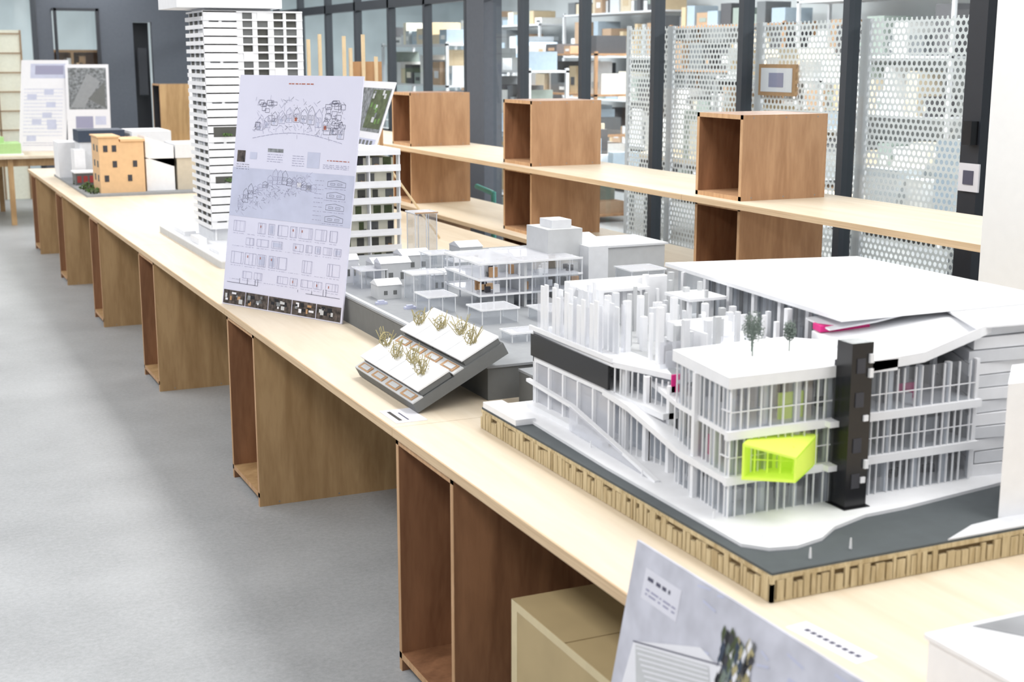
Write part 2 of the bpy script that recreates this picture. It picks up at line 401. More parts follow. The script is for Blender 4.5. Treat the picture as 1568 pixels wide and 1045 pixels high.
b.box(1.478,2.10,FY+.006,FY+.0065,zg,1.014,FACG)
for zz in(.821,.914): b.box(1.466,2.115,FY-.007,FY+.004,zz-.004,zz+.013,WHITE)
def lf(y): return 1.473+(y-FY)*.033/.25 if y<2.44 else 1.506
for (z0,z1) in LV:
    y=FY+.01
    while y<2.45:
        b.box(lf(y),lf(y)+.003,y,y+.0024,z0,z1,WHITE); y+=random.choice([.018,.018,.026])
for z in(.872,.965): b.box(1.474,1.478,FY,2.22,z,z+.002,WHITE)
b.add([(1.479,FY+.01,.748),(1.511,2.44,.748),(1.511,2.44,1.014),(1.479,FY+.01,1.014)],[(0,1,2,3)],FACG)
for y in(2.27,2.35,2.43): b.box(lf(y)+.010,lf(y)+.021,y,y+.011,zg,1.014,WHITE)
def ramp(p,q,w,t,mat):
    (xa,ya,za),(xb,yb_,zb)=p,q
    b.add([(xa,ya,za-t),(xa+w,ya,za-t),(xb+w,yb_,zb-t),(xb,yb_,zb-t),(xa,ya,za),(xa+w,ya,za),(xb+w,yb_,zb),(xb,yb_,zb)],
      [(0,1,2,3),(7,6,5,4),(0,4,5,1),(1,5,6,2),(2,6,7,3),(3,7,4,0)],mat)
ramp((1.499,2.76,.884),(1.488,2.62,.878),.05,.014,WHITE)
ramp((1.488,2.62,.878),(1.476,2.38,.838),.05,.014,WHITE)
ramp((1.476,2.38,.838),(1.466,2.19,.834),.05,.014,WHITE)
ramp((1.485,2.90,.815),(1.463,2.45,.752),.012,.008,WHITE)
ramp((1.49,3.16,.825),(1.485,2.90,.815),.012,.008,WHITE)
b.add([(1.484,2.90,.75),(1.484,2.90,.812),(1.464,2.46,.752),(1.464,2.46,.748)],[(0,1,2,3)],ACR2)
PL=[(1.51,2.5),(1.51,3.16),(2.1,3.16),(2.1,2.5)]
floorplate(PL,.884,.014)
b.prism([(1.505,2.72),(1.512,3.165),(2.1,3.165),(2.1,2.5),(1.567,2.54)],.944,.957,WHITE)
b.box(1.503,1.509,2.74,3.16,.886,.944,BLACK)
b.box(1.515,1.517,2.74,3.16,zg,.87,ACR2); b.box(1.58,1.585,2.5,3.15,zg,.94,WHITE2)
for k in range(6): b.box(1.508,1.520,2.74+.08*k,2.748+.08*k,zg,.87,WHITE)
b.box(1.49,1.54,2.74,3.16,.748,.762,WHITE)
b.box(1.50,1.506,2.72,3.165,.955,.966,WHITE)
for k in range(14):
    y=2.46+.02*k; xx=1.51+(.05*(2.72-y)/.25 if y>2.5 else .04)
    b.box(xx,xx+.003,y,y+.003,zg,.944,WHITE)
b.box(1.56,1.561,2.46,2.72,zg,.944,FACG)
for y in(2.50,2.60,2.70): b.box(1.525,1.539,y,y+.012,zg,.944,WHITE)
b.box(1.51,2.1,3.155,3.16,zg,.95,WHITE2)
zt=.957
for k in range(16):
    y=2.80+.0225*k; b.box(1.518,1.522,y,y+.018,zt,zt+R(.09,.125),ACR2 if k%3==0 else WHITE)
for k in range(14):
    y=2.76+.027*k; b.box(1.555,1.559,y,y+.019,zt,zt+R(.10,.13),random.choice([WHITE,WHITE2,ACR2]))
for i in range(9):
    for j in range(8):
        x=1.585+.036*i+R(-.008,.008); y=2.56+.075*j+R(-.02,.02)
        if x>1.88 or random.random()<.12: continue
        s_=random.choice([.008,.010,.014,.014])
        b.box(x,x+s_,y,y+s_,zt,zt+R(.075,.135),random.choice([WHITE,WHITE,WHITE2,LGREY]))
for _ in range(18):
    x=R(1.58,1.82);y=R(2.56,2.8); b.box(x,x+R(.02,.05),y,y+.002,zt,zt+R(.03,.05),random.choice([ACR2,WHITE2,NAVY,LGREY,SITE]))
b.prism([(1.60,2.56),(1.88,2.56),(1.88,3.12),(1.60,3.12)],.957,.958,LGREY)
b.box(1.62,1.80,3.06,3.15,1.055,1.062,WHITE); b.box(1.60,1.90,3.13,3.16,zt,1.075,WHITE); b.box(1.79,1.90,2.85,2.97,1.055,1.062,WHITE)
b.prism([(1.53,2.47),(1.80,2.49),(1.88,2.40),(1.94,3.1),(1.58,2.6)],.955,.9575,SITE)
b.box(1.56,1.80,2.60,2.605,.958,1.02,ACR2)
b.box(1.64,1.86,2.70,2.706,1.005,1.045,WHITE); b.box(1.64,1.646,2.54,2.70,1.005,1.045,WHITE); b.box(1.64,1.86,2.54,2.72,1.0,1.005,WHITE)
for x in (1.65,1.72,1.79,1.85):
    for y in (2.56,2.69): b.box(x,x+.008,y,y+.008,.958,1.0,WHITE)
b.prism([(1.87,2.36),(2.49,2.36),(2.50,3.10),(1.94,3.22)],1.085,1.095,WHITE)
b.box(1.99,2.45,2.46,3.1,.748,1.085,LGREY)
for k in range(7):
    y=2.44+.11*k; b.box(1.925,1.935,y,y+.012,.958,1.085,WHITE)
b.box(1.94,1.941,2.42,3.15,.958,1.085,FACG)
for k in range(24):
    y=2.47+.026*k; b.box(1.986,1.990,y,y+.012,.96,1.07,random.choice([SITE,WHITE,SITE2,LGREY]))
b.prism([(1.86,2.42),(1.98,2.40),(2.0,2.47),(1.87,2.46)],1.052,1.066,PINK)
b.prism([(1.87,2.40),(1.98,2.38),(2.1,2.40),(2.1,2.5),(1.88,2.5)],0,.004,WHITE,ztop=[1.062,1.075,1.083,1.083,1.07])
n=12
for i in range(n):
    z0=.748+i*.028; s=.010*i
    b.prism([(2.112+.012*math.sin(i*1.3),2.20+s*.2),(2.35,2.165+s*.3+.012*(i%3)),(2.50,2.15+s*.5),(2.50,2.6),(2.3,2.6)],z0,z0+.0255,WHITE2 if i%2 else WHITE)
    if i: b.prism([(2.13,2.215+s*.2),(2.35,2.19+s*.3),(2.49,2.17+s*.5),(2.49,2.59),(2.31,2.59)],z0-.003,z0,SITE)
b.prism([(2.10,2.2),(2.50,2.17),(2.50,2.5),(2.3,2.5),(2.2,2.42)],1.0795,1.084,WHITE)
b.prism([(1.978,1.975),(2.3,1.955),(2.3,2.10),(2.11,2.10)],.741,1.02,WHITE)
b.box(1.722,1.775,2.135,2.183,.741,1.092,BLACK)
b.box(1.722,1.775,2.183,2.189,.741,1.05,DARK)
for z in(.79,.865,.96,1.03): b.box(1.735,1.755,2.133,2.135,z,z+.03,DARK)
for z in(.80,.93): b.box(1.757,1.768,2.131,2.135,z,z+.012,WHITE)
for z in(.83,1.02,1.05): b.box(1.764,1.773,2.129,2.135,z,z+.018,WHITE)
for z in(.821,.914): b.box(1.700,1.724,2.165,2.19,z,z+.012,WHITE)
b.box(1.716,1.781,2.128,2.190,.741,.75,BLACK)
A=[(1.492,2.168),(1.576,2.106),(1.695,2.197),(1.585,2.24)]
zb=.832
b.prism(A,zb,zb+.005,YEL)
b.prism(A,0,.005,YEL,ztop=[.906,.884,.895,.908])
def wallq(p,q,z0,za,zb_,t,mat):
    p=Vector((p[0],p[1],0));q=Vector((q[0],q[1],0));d=(q-p).normalized();nn=Vector((-d.y,d.x,0))*t
    vs=[p+Vector((0,0,z0)),q+Vector((0,0,z0)),q+nn+Vector((0,0,z0)),p+nn+Vector((0,0,z0)),p+Vector((0,0,za)),q+Vector((0,0,zb_)),q+nn+Vector((0,0,zb_)),p+nn+Vector((0,0,za))]
    b.add(vs,[(0,3,2,1),(4,5,6,7),(0,1,5,4),(1,2,6,5),(2,3,7,6),(3,0,4,7)],mat)
wallq(A[1],A[2],zb,.884,.895,.004,YEL)
wallq(A[0],A[3],zb,.906,.908,-.004,YEL)
wallq((1.545,2.215),(1.64,2.17),zb,.895,.888,.003,YEL)
for f in(.15,.4,.65,.9): wallq((1.52+.085*f,2.195-.055*f),(1.523+.085*f,2.193-.055*f),zb,.895,.89,.002,YEL)
wallq((1.52,2.195),(1.605,2.14),.862,.864,.864,.002,YEL)
for (x,y,z,h,r) in((1.62,2.33,1.038,.095,.024),(1.72,2.34,1.038,.07,.014),(1.645,2.37,1.038,.08,.018)):
    b.cyl((x,y,z),(x,y,z+h*.8),.0014,TREEG,6)
    for _ in range(16): 
        a=R(0,6.28); b.cyl((x,y,z+h*R(.25,.7)),(x+r*.8*math.cos(a),y+r*.8*math.sin(a),z+h*R(.5,1)),.0006,TREEG,4)
    b.leaf((x,y,z+h*.62),r,600,TREEG,.0018,1.6)
for (x,y) in((1.56,2.04),(1.47,2.06),(1.60,1.96),(1.46,2.5),(1.465,2.75),(1.45,2.2),(1.50,1.95)):
    b.cyl((x,y,.742),(x,y,.758),.0028,WHITE,8,.0018); b.cyl((x,y,.758),(x,y,.763),.0016,WHITE,8,.0013)
b.done()

# ---------------------------------------------------------------- grey urban site model
b=B('grey_townscape_site_model')
b.box(1.525,2.95,3.49,5.75,.685,.78,SITE2); b.box(1.52,2.955,3.485,5.755,.78,.787,SITE)
zs=.787
b.prism([(1.9,3.62),(2.0,3.5),(2.3,3.5),(2.3,3.62)],zs,zs+.001,SITE2); b.box(1.53,1.545,3.5,5.7,zs,zs+.001,LGREY)
def acr(x0,x1,y0,y1,h,fl=2,body=ACR):
    for (a,c,d,e) in((x0,x1,y0,y0+.002),(x0,x1,y1-.002,y1),(x0,x0+.002,y0,y1),(x1-.002,x1,y0,y1)): b.box(a,c,d,e,zs,zs+h,body)
    for i in range(1,fl+1): b.box(x0-.004,x1+.004,y0-.004,y1+.004,zs+h*i/fl-.003,zs+h*i/fl,ACR2 if i==fl else ACR)
    for xx in(x0,(x0+x1)/2,x1-.003):
        for yy in(y0,y1-.003): b.box(xx,xx+.003,yy,yy+.003,zs,zs+h,WHITE2)
    zz=zs+h-.002
    b.box(x0-.004,x1+.004,y0-.0055,y0-.004,zz-.002,zz+.003,WHITE); b.box(x0-.0055,x0-.004,y0-.004,y1+.004,zz-.002,zz+.003,WHITE)
    b.box(x0-.004,x1+.004,y1+.004,y1+.0055,zz-.002,zz+.003,WHITE); b.box(x1+.004,x1+.0055,y0-.004,y1+.004,zz-.002,zz+.003,WHITE)
for i,z in enumerate((.055,.11,.165)):
    b.box(1.84,2.24,4.28,4.60,zs+z-.003,zs+z,ACR2)
    b.box(1.84,2.24,4.279,4.281,zs+z-.005,zs+z+.002,WHITE); b.box(1.838,1.84,4.28,4.6,zs+z-.005,zs+z+.002,WHITE); b.box(1.84,2.24,4.6,4.602,zs+z-.005,zs+z+.002,WHITE)
for x in [1.845+.049*k for k in range(9)]:
    for y in(4.283,4.36,4.59): b.box(x,x+.004,y,y+.004,zs,zs+.165,WHITE2)
b.box(1.98,2.2,4.42,4.43,zs,zs+.16,LGREY); b.box(2.02,2.03,4.3,4.58,zs,zs+.16,LGREY); b.box(1.88,1.93,4.36,4.38,zs+.06,zs+.08,ORG)
b.box(2.04,2.22,4.277,4.278,zs,zs+.16,ACR); b.box(1.88,1.98,4.3,4.4,zs,zs+.05,SITE)
b.box(2.17,2.31,4.42,4.6,zs,zs+.25,LGREY); b.box(2.20,2.28,4.45,4.55,zs+.25,zs+.28,WHITE2)
b.box(2.30,2.38,4.35,4.5,zs,zs+.19,WHITE2)
for _ in range(26):
    x=R(1.86,2.22);y=R(4.29,4.4);z=random.choice([0,.055,.11]); b.box(x,x+R(.01,.03),y,y+.01,zs+z,zs+z+R(.015,.04),random.choice([DARK,SITE2,WHITE,LGREY,ORG2]))
b.box(2.50,2.84,4.72,4.98,zs,zs+.125,LGREY); b.box(2.49,2.85,4.71,4.99,zs+.125,zs+.133,WHITE2); b.box(2.42,2.50,4.76,4.95,zs,zs+.1,LGREY)
b.box(2.497,2.50,4.76,4.96,zs+.085,zs+.11,SITE2); b.box(2.497,2.50,4.76,4.96,zs+.03,zs+.06,SITE2)
acr(2.02,2.12,5.38,5.48,.22,1)
b.box(2.018,2.122,5.373,5.376,zs+.217,zs+.222,ORG2)
for (x,y,w,d,h,fl) in((1.70,4.55,.12,.1,.1,1),(1.86,4.8,.1,.1,.13,2),(2.0,4.9,.12,.1,.08,1),(1.75,4.05,.13,.12,.05,1),(1.95,4.0,.16,.12,.04,1),(2.15,3.95,.14,.1,.06,1),(2.15,4.1,.1,.08,.1,2),(2.3,4.0,.12,.12,.1,2),(1.62,4.9,.1,.1,.07,1),(2.25,5.0,.14,.12,.09,1),(1.72,3.75,.1,.08,.03,1),(2.0,3.75,.14,.1,.03,1),(2.45,4.3,.14,.12,.1,2),(1.66,4.3,.1,.12,.06,1),(2.0,3.86,.08,.08,.09,1)):
    acr(x,x+w,y,y+d,h,fl,ACR)
for (x,y,w,d,h) in((1.60,4.65,.09,.08,.05),(1.55,5.2,.16,.08,.045),(1.60,5.05,.06,.06,.09),(1.74,5.1,.12,.1,.06),(1.70,4.9,.12,.08,.09),(1.9,5.2,.12,.12,.07),(2.15,5.2,.1,.12,.09),(2.4,5.1,.15,.12,.06),(1.82,4.68,.06,.06,.07),(2.6,5.2,.2,.2,.09),(2.2,4.75,.1,.1,.1),(2.4,4.6,.08,.08,.12)):
    b.box(x,x+w,y,y+d,zs,zs+h,random.choice([LGREY,WHITE2,LGREY]))
    b.add([(x-.003,y-.003,zs+h),(x+w+.003,y-.003,zs+h),(x+w+.003,y+d+.003,zs+h),(x-.003,y+d+.003,zs+h),(x-.003,y+d/2,zs+h+.02),(x+w+.003,y+d/2,zs+h+.02)],[(0,1,5,4),(2,3,4,5),(0,4,3),(1,2,5)],WHITE2)
    for q in(.25,.65): b.box(x+w*q,x+w*(q+.15),y-.001,y,zs+h*.3,zs+h*.6,SITE2)
for (x,y) in((1.56,4.55),(1.62,4.42)): b.box(x,x+.04,y,y+.02,zs,zs+.008,INKB); b.box(x+.008,x+.03,y+.002,y+.018,zs+.008,zs+.014,INKB)
b.done()
b=B('grey_model_block'); b.box(1.60,1.86,3.26,3.44,.685,.78,SITE2); b.box(1.598,1.862,3.258,3.442,.775,.782,SITE); b.done()

# ---------------------------------------------------------------- tilted twin-terrace model
b=B('tilted_terrace_house_model')
ang=math.atan2(.144,.275)
T=Matrix.Translation((1.288,3.43,.688))@Matrix.Rotation(-ang,4,'Y')
b.box(0,.14,0,.50,0,.030,SITE2,T); b.box(.14,.31,.0,.50,0.0,.036,SITE2,T)
b.box(.0,.035,0,.50,.030,.034,LGREY,T); b.box(.14,.175,.0,.50,.036,.040,LGREY,T)
for k in range(4):
    y=.008+k*.124
    b.box(.035,.135,y,y+.114,.032,.050,SITE2,T); b.box(.030,.137,y-.003,y+.117,.050,.055,WHITE,T)
    b.box(.185,.305,y,y+.114,.036,.054,SITE2,T); b.box(.180,.308,y-.003,y+.117,.054,.059,WHITE,T)
    b.box(.005,.028,y+.01,y+.10,.034,.037,ORG2,T); b.box(.145,.172,y+.01,y+.10,.040,.043,ORG2,T)
    b.box(.009,.024,y+.02,y+.08,.037,.039,LGREY,T); b.box(.149,.166,y+.02,y+.08,.043,.045,LGREY,T)
    for xx in(.085,.245):
        base=T@Vector((xx+R(-.02,.02),y+.06+R(-.02,.02),.057))
        c=base+Vector((0,0,.024))
        b.leaf(c,.024,90,BEIGE,.0022,.9); b.leaf(c,.018,20,GREEN2,.002,.8)
        for _ in range(12):
            a=base+Vector((R(-.012,.012),R(-.012,.012),0)); b.cyl(a,a+Vector((R(-.03,.03),R(-.03,.03),R(.03,.06))),.0012,BEIGE,5)
        for q in range(12):
            t0=q*.5236;t1=t0+.5236
            p0=c+Vector((.024*math.cos(t0),.014*math.cos(t0),.020*math.sin(t0)));p1=c+Vector((.024*math.cos(t1),.014*math.cos(t1),.020*math.sin(t1)))
            b.cyl(p0,p1,.0014,BEIGE,5)
b.done()
b=B('caption_card'); b.box(1.20,1.29,3.36,3.50,.685,.687,PAPW); b.box(1.215,1.225,3.38,3.48,.687,.6875,BLACK); b.box(1.24,1.245,3.38,3.46,.687,.6875,INK); b.done()

# ---------------------------------------------------------------- poster A
p=Board('presentation_poster',(1.194,5.376,.686),(1.494,4.76,.686),(.126,.062,.89),.905,PAPER)
p.text(.42,.028,.62,.042,INKR,1,.004)
for k in range(12):
    t=k/11; a=.18+.66*t; bb=.235-.05*math.sin(t*3.14)+(.02*t)
    p.house(a,bb,.05,R(.03,.06),random.choice([INK,INKL,INK]))
    p.rect(a+.01,bb-.02,a+.03,bb-.004,random.choice([INKR,INKB,INKB]),1)
for k in range(160):
    a=R(.15,.88);bb=R(.10,.25); p.line(a,bb,a+R(-.03,.03),bb+R(-.02,.02),random.choice([INK,INKL,INKL]),.001)
for k in range(30):
    a=random.choice([R(.16,.3),R(.7,.86)]); bb=R(.10,.22); p.frame(a,bb,a+R(.02,.06),bb+R(.01,.03),INK,.0012)
for k in range(20):
    t=k/19;p.line(.15+.7*t,.27-.03*math.sin(3.1*t),.15+.7*(t+.045),.27-.03*math.sin(3.1*(t+.045)),INKL,.0015)
p.rect(.03,.325,.1,.375,PHOTO);p.text(.03,.38,.14,.41,INK,3);p.rect(.29,.31,.42,.325,PHOTO2);p.text(.29,.33,.42,.37,INKL,4)
p.rect(.14,.33,.2,.36,INKB);p.rect(.62,.315,.72,.38,INKB);p.text(.5,.33,.6,.38,INKL,5);p.text(.78,.34,.95,.35,INKR,1,.003);p.text(.75,.36,.95,.38,INKL,3)
p.rect(0,.40,1,.61,INKB)
for k in range(16):
    t=k/15; p.house(.07+.6*t,.57-.13*t-.05*math.sin(t*4),.045,R(.02,.05),random.choice([INKL,INK]))
    p.rect(.075+.6*t,.565-.13*t-.05*math.sin(t*4),.11+.6*t,.545-.13*t-.05*math.sin(t*4),PAPW,1)
for k in range(220):
    t=R(0,1); a=.06+.62*t; bb=.57-.13*t+R(-.05,.03); p.line(a,bb,a+R(-.02,.03),bb+R(-.015,.015),random.choice([INKL,INKL,INK]),.001)
for k in range(4):
    bb=.42+.048*k; p.house(.80,bb+.03,.14,.02,INK); p.text(.78,bb+.034,.95,bb+.044,INKL,1)
p.text(.70,.42,.77,.60,INKL,10)
for j,(b0,hh) in enumerate(((.63,.045),(.70,.03),(.765,.05),(.845,.03))):
    a=.05
    while a<.92:
        w_=R(.04,.12); w_=min(w_,.95-a)
        if random.random()<.8:
            p.frame(a,b0,a+w_,b0+hh,random.choice([INKL,INKL,INKL,INKL]),.001)
            if random.random()<.3: p.rect(a+.01,b0+.006,a+w_-.01,b0+hh-.006,INKB)
            for q in range(4):
                aa=a+R(0,w_); p.line(aa,b0,aa,b0+hh,INKL,.0008)
            if random.random()<.3: p.rect(a+.02,b0+.01,a+.026,b0+.02,INKR,3)
        p.text(a,b0+hh+.004,a+w_,b0+hh+.014,INKL,1,.001)
        a+=w_+R(.01,.03)
for i in range(40):
    a=.05+.9*i/40
    if random.random()<.5 and (a<.3 or a>.6): p.line(a,.90,a,.90-R(.01,.03),INK,.0018)
p.line(.03,.90,.3,.90,INK,.0015); p.line(.7,.90,.97,.90,INK,.0015)
for i in range(5):
    p.rect(.01+.197*i,.935,.20+.197*i,.995,PHOTO,2)
    for _ in range(9):
        a=.02+.197*i+R(0,.13);bb=R(.94,.975); p.rect(a,bb,a+R(.01,.04),bb+R(.008,.02),random.choice([PHOTO2,PAPW,BLACK,BLACK,BLACK,ORG2,LGREY]),4)
p.strut((1.49,5.42,.686))
p.b.done()

# ---------------------------------------------------------------- tower model
b=B('white_high_rise_tower_model')
b.box(1.40,2.2,6.28,7.8,.685,.715,LGREY); b.box(1.40,2.2,6.28,7.8,.715,.720,WHITE2)
for (x,y,w,d,h) in((1.44,7.3,.06,.3,.02),(1.43,6.9,.04,.2,.03),(1.44,6.5,.1,.2,.015),(1.47,6.35,.2,.1,.02)): b.box(x,x+w,y,y+d,.72,.72+h,WHITE)
TX0,TX1,TY0,TY1=1.52,2.03,7.0,7.40
b.box(TX0+.012,TX1-.02,TY0+.03,TY1-.01,.72,1.87,WHITE2)
NF=27; fh=(1.875-.79)/NF
for i in range(NF+1):
    z=.79+fh*i
    b.box(TX0,TX1,TY0,TY1,z-.008,z,WHITE)
    if i<NF:
        b.box(TX0-.006,TX0,TY0+.004,TY1,z-.008,z+fh*.3,WHITE)
        b.box(TX0+.002,TX0+.17,TY0,TY0+.003,z,z+fh*(.95 if i%5 else .6),WHITE)
        for k,(xa,xb) in enumerate(((.001,.03),(.08,.095),(.17,.2),(.25,.275),(.33,.36),(.41,.425),(.48,.51))):
            b.box(TX0+xa,TX0+xb,TY0+.004,TY0+.016,z,z+fh-.008,WHITE)
        for k,(xa,xb) in enumerate(((.2,.25),(.275,.33),(.36,.41),(.425,.48))):
            r=random.random()
            if r<.2: b.box(TX0+xa,TX0+xb,TY0+.001,TY0+.003,z,z+fh-.008,WHITE)
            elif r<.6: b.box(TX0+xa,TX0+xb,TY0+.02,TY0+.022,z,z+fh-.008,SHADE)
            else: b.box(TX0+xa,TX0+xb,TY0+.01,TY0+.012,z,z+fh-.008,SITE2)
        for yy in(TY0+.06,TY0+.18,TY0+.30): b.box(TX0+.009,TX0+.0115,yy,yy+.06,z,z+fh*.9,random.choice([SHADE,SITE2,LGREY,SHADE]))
for z,h in((1.25,.05),(1.02,.03)):
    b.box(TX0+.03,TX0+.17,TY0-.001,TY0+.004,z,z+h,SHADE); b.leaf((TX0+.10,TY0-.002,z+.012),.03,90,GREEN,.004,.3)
for k in range(5): b.box(TX0+.02+.115*k,TX0+.03+.115*k,TY0+.02,TY0+.03,.72,.79,WHITE)
b.box(TX0+.1,TX1-.05,TY0+.06,TY1-.06,.72,.79,ACR2)
b.box(TX0-.13,TX1-.11,TY0-.02,TY1+.05,1.888,1.96,WHITE); b.box(TX0+.02,TX1-.15,TY0+.05,TY1-.05,1.87,1.89,WHITE2)
b.done()

b=B('white_apartment_block_model')
bx0,bx1,by0,by1=1.72,2.15,5.9,6.22
b.box(bx0-.08,bx1+.06,by0-.08,by1+.03,.685,.70,LGREY)
b.box(bx0+.02,bx1-.02,by0+.045,by1-.002,.70,1.20,plain('cream_card',(228,226,208),.7))
fh=.073
for i in range(8):
    z=.715+fh*i
    b.box(bx0,bx1,by0,by1,z-.012,z,WHITE)
    if i<7:
        b.box(bx0,bx1,by0+.001,by0+.005,z,z+.018,WHITE)
        for k in range(6):
            x=bx0+.03+.068*k+R(-.01,.01)
            b.box(x,x+R(.02,.04),by0+.042,by0+.046,z+.002,z+.05,random.choice([DARK,SITE2,SHADE,GREEN2]))
            if random.random()<.6: b.leaf((x+.02,by0+.03,z+.012),.012,20,random.choice([GREEN,ORG2,DARK]),.004,.7)
        for x in(bx0+.001,bx0+.14,bx0+.28,bx1-.007): b.box(x,x+.006,by0+.006,by0+.044,z,z+fh-.012,WHITE)
b.box(bx0,bx1,by0,by1,1.2262,1.24,WHITE); b.box(bx0+.1,bx1-.1,by0+.1,by1-.05,1.24,1.25,WHITE2)
b.leaf((bx1+.02,by0-.02,.72),.03,60,GREEN,.005,.5)
b.done()

p=Board('presentation_poster',(2.08,7.15,.686),(2.08,6.58,.686),(.30,0,.84),.89,PAPW)
p.rect(.05,.04,.97,.30,PHOTO2); p.rect(.5,.05,.95,.28,GREEN2,2); p.rect(.4,.34,.95,.60,INKB)
for k in range(5): p.rect(.42+.1*k,.35,.48+.1*k,.42,SITE2,3)
for k in range(14): a=R(.5,.88);c=R(.05,.24); p.rect(a,c,a+.05,c+.03,random.choice([PHOTO2,GREEN,LGREY]),4)
p.text(.05,.35,.35,.9,INKL,20); p.rect(.4,.65,.95,.95,PHOTO2)
p.strut((2.72,6.87,.688)); p.b.done()

b=B('timber_post_model'); b.box(2.3,2.85,8.0,8.4,.685,.70,STICK)
for x,h in((2.36,1.05),(2.43,1.08),(2.58,1.07),(2.62,1.0),(2.70,1.08),(2.78,.95)): b.box(x,x+.018,8.05,8.07,.70,.70+h,STICK)
b.box(2.34,2.8,8.05,8.07,1.4,1.42,STICK); b.box(2.66,2.84,8.1,8.12,.70,1.62,ORG2); b.done()

# ---------------------------------------------------------------- distant house models
b=B('orange_house_street_model')
b.box(1.30,2.6,9.95,11.9,.685,.70,SITE)
b.box(1.41,1.55,10.05,10.4,.70,1.09,ORG); b.box(1.55,1.72,10.05,10.4,.70,1.06,ORG); b.box(1.40,1.56,10.04,10.41,1.09,1.10,ORG)
b.box(1.56,1.73,10.04,10.41,1.06,1.075,ORG)
for z,ws in((.78,(1.44,1.60)),(.88,(1.50,1.64)),(.99,(1.44,1.50))):
    for x in ws: b.box(x,x+.03,10.047,10.05,z,z+.045,DARK)
    for y in(10.1,10.25): b.box(1.407,1.41,y,y+.05,z,z+.045,SITE2)
b.box(1.74,1.94,10.1,10.4,.70,.93,WHITE); b.prism([(1.74,10.1),(1.94,10.1),(1.94,10.4),(1.74,10.4)],0,.15,WHITE,ztop=[1.09,1.02,1.02,1.09])
b.box(1.96,2.2,10.1,10.5,.70,.93,plain('tan_card',(200,190,172),.7)); b.box(1.95,2.22,10.09,10.51,.93,1.03,WHITE2); b.box(2.22,2.5,10.15,10.5,.7,.9,LGREY)
b.box(1.33,1.47,10.75,10.95,.70,.79,SITE2); b.box(1.32,1.48,10.74,10.96,.79,.80,WHITE)
for k in range(3): b.box(1.34+.045*k,1.37+.045*k,10.745,10.75,.72,.77,RED)
b.box(1.36,1.44,11.0,11.2,.70,.95,WHITE); b.box(1.42,1.75,11.1,11.4,.70,1.0,WHITE2); b.box(1.41,1.76,11.09,11.41,1.0,1.09,NAVY)
b.box(1.3,1.45,11.5,11.8,.70,.98,WHITE); b.box(1.45,1.7,11.5,11.8,.70,1.03,WHITE); b.box(1.8,2.1,11.0,11.5,.7,1.08,WHITE)
for _ in range(14): b.leaf((R(1.32,1.42),R(10.0,11.3),.715),.03,40,random.choice([GREEN,GREEN,GREEN2]),.008,.6)
b.done()

b=B('display_table'); b.box(-1.2,2.6,14.4,15.9,.66,.685,BIRCH)
for x in(-1.0,.3,1.15,2.4): b.box(x,x+.05,14.45,14.5,0,.66,LAUAN)
for x in(-1.0,.3,1.15,2.4): b.box(x,x+.05,15.8,15.85,0,.66,LAUAN)
b.box(-1.0,2.4,14.5,14.52,.58,.66,LAUAN); b.done()
p=Board('presentation_poster',(1.33,15.2,.686),(1.78,15.03,.686),(.10,.17,.9),.95,PAPW)
p.rect(.2,.04,.95,.2,INKB); p.rect(.3,.06,.9,.16,INKL); p.text(.08,.3,.9,.85,INKB,14,.008); p.text(.08,.9,.9,.95,INKL,2,.005)
for _ in range(8): a=R(.1,.6);c=R(.3,.85); p.rect(a,c,a+.2,c+.06,INKB,1)
p.strut((1.66,15.6,.688)); p.b.done()
p=Board('presentation_poster',(1.80,15.0,.686),(2.22,14.88,.686),(.04,.17,.9),.90,PAPW)
p.rect(.06,.04,.94,.52,PHOTO2); p.poly([(.1,.5),(.5,.1),(.8,.2),(.4,.5)],SITE,3); p.poly([(.5,.4),(.9,.2),(.9,.5)],SITE2,3); p.rect(.2,.6,.6,.74,INKL,2); p.rect(.65,.6,.9,.7,INKB); p.rect(.1,.8,.9,.93,INKB)
p.strut((2.05,15.4,.688)); p.b.done()
b=B('green_landscape_model'); b.box(.95,1.3,14.6,15.0,.685,.80,GRN3); b.box(.93,1.32,14.58,15.02,.685,.70,WHITE); b.box(1.0,1.15,14.7,14.85,.8,.86,GRN3); b.done()
module(14.2,14.6,2.62,3.15,.80,1.38,LAUAN,MULL2)
b=B('plywood_shelf_board'); b.box(2.1,3.2,14.1,14.7,.775,.80,BIRCH); b.box(2.62,2.7,14.2,14.3,0,.775,LAUAN); b.box(3.05,3.13,14.2,14.3,0,.775,LAUAN); b.box(2.15,2.2,14.2,14.3,0,.775,LAUAN); b.done()
for i,(x,y,c) in enumerate(((2.68,13.15,PAPW),(3.0,13.3,PAPW),(3.2,13.45,GRN3))):
    p=Board('presentation_poster',(x,y,.686),(x+.45,y-.2,.686),(.05,.12,.85),.86,c); p.rect(.1,.05,.9,.3,PHOTO2); p.text(.1,.35,.9,.9,INKL,12,.004); p.b.done()
b=B('display_table'); b.box(2.5,3.75,12.8,13.7,.66,.685,BIRCH)
for x in(2.55,3.55):
    for y in(12.85,13.6): b.box(x,x+.05,y,y+.05,0,.66,LAUAN)
b.done()

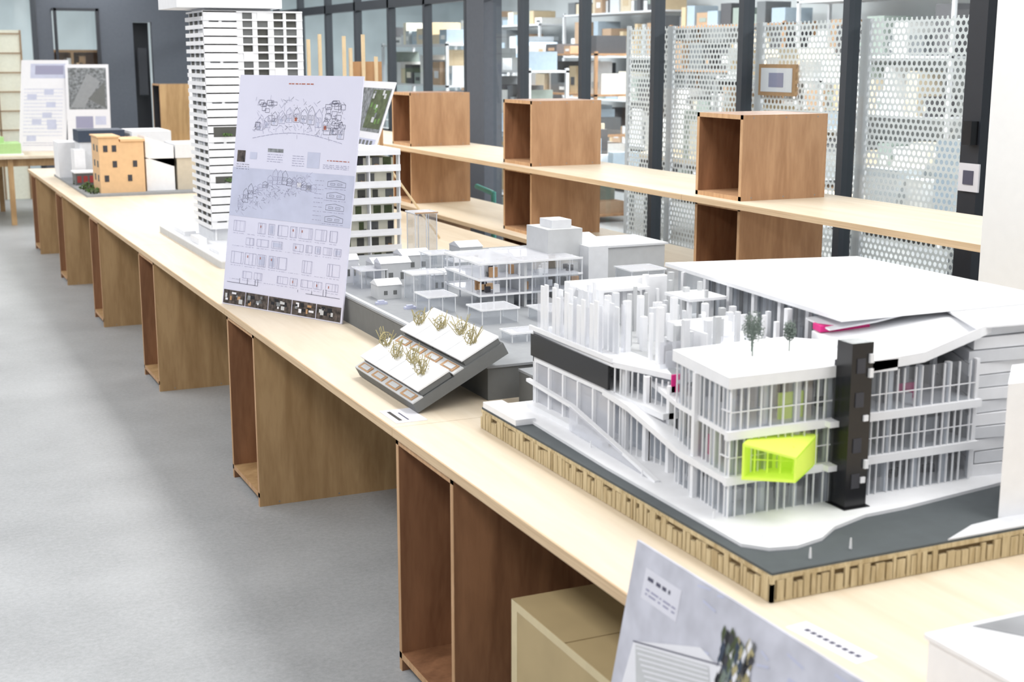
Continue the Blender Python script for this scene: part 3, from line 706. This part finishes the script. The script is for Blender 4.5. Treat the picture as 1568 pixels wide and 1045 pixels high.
# ---------------------------------------------------------------- foreground
FP=plain('poster_sketch_grey',(196,197,208),.6,var=.13,scale=16)
p=Board('presentation_poster',(1.045,2.05,.002),(1.045,1.22,.002),(.145,0,.79),.803,FP)
p.rect(.055,.045,.20,.115,plain('title_patch',(218,218,228),.6,var=.02),1)
p.text(.07,.055,.17,.075,INK,1,.007); p.text(.07,.085,.19,.105,INKL,2,.003)
p.poly([(.03,.42),(.42,.42),(.40,.15),(.30,.13),(.06,.215)],PAPW,2)
p.poly([(.07,.22),(.10,.30),(.37,.22),(.34,.155)],LGREY,3)
for k in range(8): p.line(.075+.01*k,.225+.009*k,.34+.004*k,.16+.009*k,PAPW,.003,4)
p.line(.06,.215,.38,.135,INK,.002,5); p.line(.38,.135,.42,.20,INK,.002,5)
for k in range(10): p.line(.06+.03*k,.34-.008*k,.06+.03*k,.40,INKL,.002,4)
for _ in range(110):
    a=R(.36,.46);bb=R(.045,.17); p.poly([(a,bb+.02),(a+R(.004,.012),bb+R(.03,.05)),(a+R(.012,.02),bb+.01),(a+.005,bb)],random.choice([GREEN2,NAVY,BLACK,DARK,BEIGE,TREEG,PAPW,SITE2]),5)
for _ in range(40):
    a=R(.2,.9);bb=R(.01,.3); p.line(a,bb,a+R(.02,.06),bb+R(-.01,.01),INKB,.004,1)
p.b.done()
b=B('name_label_strip'); Mx=Matrix.Translation((1.385,1.735,.685))@Matrix.Rotation(math.radians(6),4,'Z')
b.box(-.024,.024,-.085,.085,0,.001,PAPW,Mx)
for k in range(9): b.box(-.006,.004,-.07+.015*k,-.060+.015*k,.001,.0014,INK,Mx)
b.done()
b=B('white_box_building_model')
b.box(1.40,1.95,.95,1.52,.685,.775,WHITE); b.box(1.395,1.955,.945,1.525,.775,.783,WHITE)
b.prism([(1.48,1.515),(1.95,1.515),(1.95,1.0),(1.70,1.20)],.783,.7845,plain('photo_grey_gradient',(140,142,146),.6,var=.3,scale=7)); b.box(1.75,1.9,1.0,1.15,.785,.80,WHITE)
b.done()

# ---------------------------------------------------------------- lights
def area(x,y,sx,sy,e,z=2.93,col=(1,.99,.975)):
    l=bpy.data.lights.new('ceiling_light','AREA'); l.shape='RECTANGLE'; l.size=sx; l.size_y=sy; l.energy=e; l.color=col
    o=bpy.data.objects.new('ceiling_light',l); o.location=(x,y,z); scene.collection.objects.link(o)
for y in(1.0,4.5,8.0,11.5,15.0):
    area(-.6,y,.8,2.8,58); area(2.4,y+.8,.8,2.8,52)
for y in(5.0,9.0,13.0,17.5): area(6.5,y,.8,2.8,200)
area(1,19.5,3,1,110)
b=B('ceiling_light_fixture')
for y in(1.0,4.5,8.0,11.5,15.0):
    for x,yy in((-.6,y),(2.4,y+.8)): b.box(x-.42,x+.42,yy-1.4,yy+1.4,2.94,3.0,WALLW)
for y in(5,7,9,11,13,15):
    for x in(5.6,7.6): b.box(x,x+.06,y,y+1.2,2.75,2.79,LAMP); b.box(x+.02,x+.04,y+.2,y+.22,2.79,3,WALLW); b.box(x+.02,x+.04,y+1,y+1.02,2.79,3,WALLW)
b.done()
w=bpy.data.worlds.new('World'); scene.world=w; w.use_nodes=True
w.node_tree.nodes['Background'].inputs[0].default_value=(.96,.975,1,1); w.node_tree.nodes['Background'].inputs[1].default_value=.64

# ---------------------------------------------------------------- camera
cam=bpy.data.cameras.new('camera'); co=bpy.data.objects.new('camera',cam); scene.collection.objects.link(co); scene.camera=co
cam.sensor_width=36; cam.lens=36*2100/1568
pitch=math.atan(436/2100)
co.location=(0,0,1.65); co.rotation_euler=(math.pi/2-pitch,0,-math.radians(24.64))
cam.dof.use_dof=True; cam.dof.focus_distance=4.6; cam.dof.aperture_fstop=5.0
cam.clip_end=100
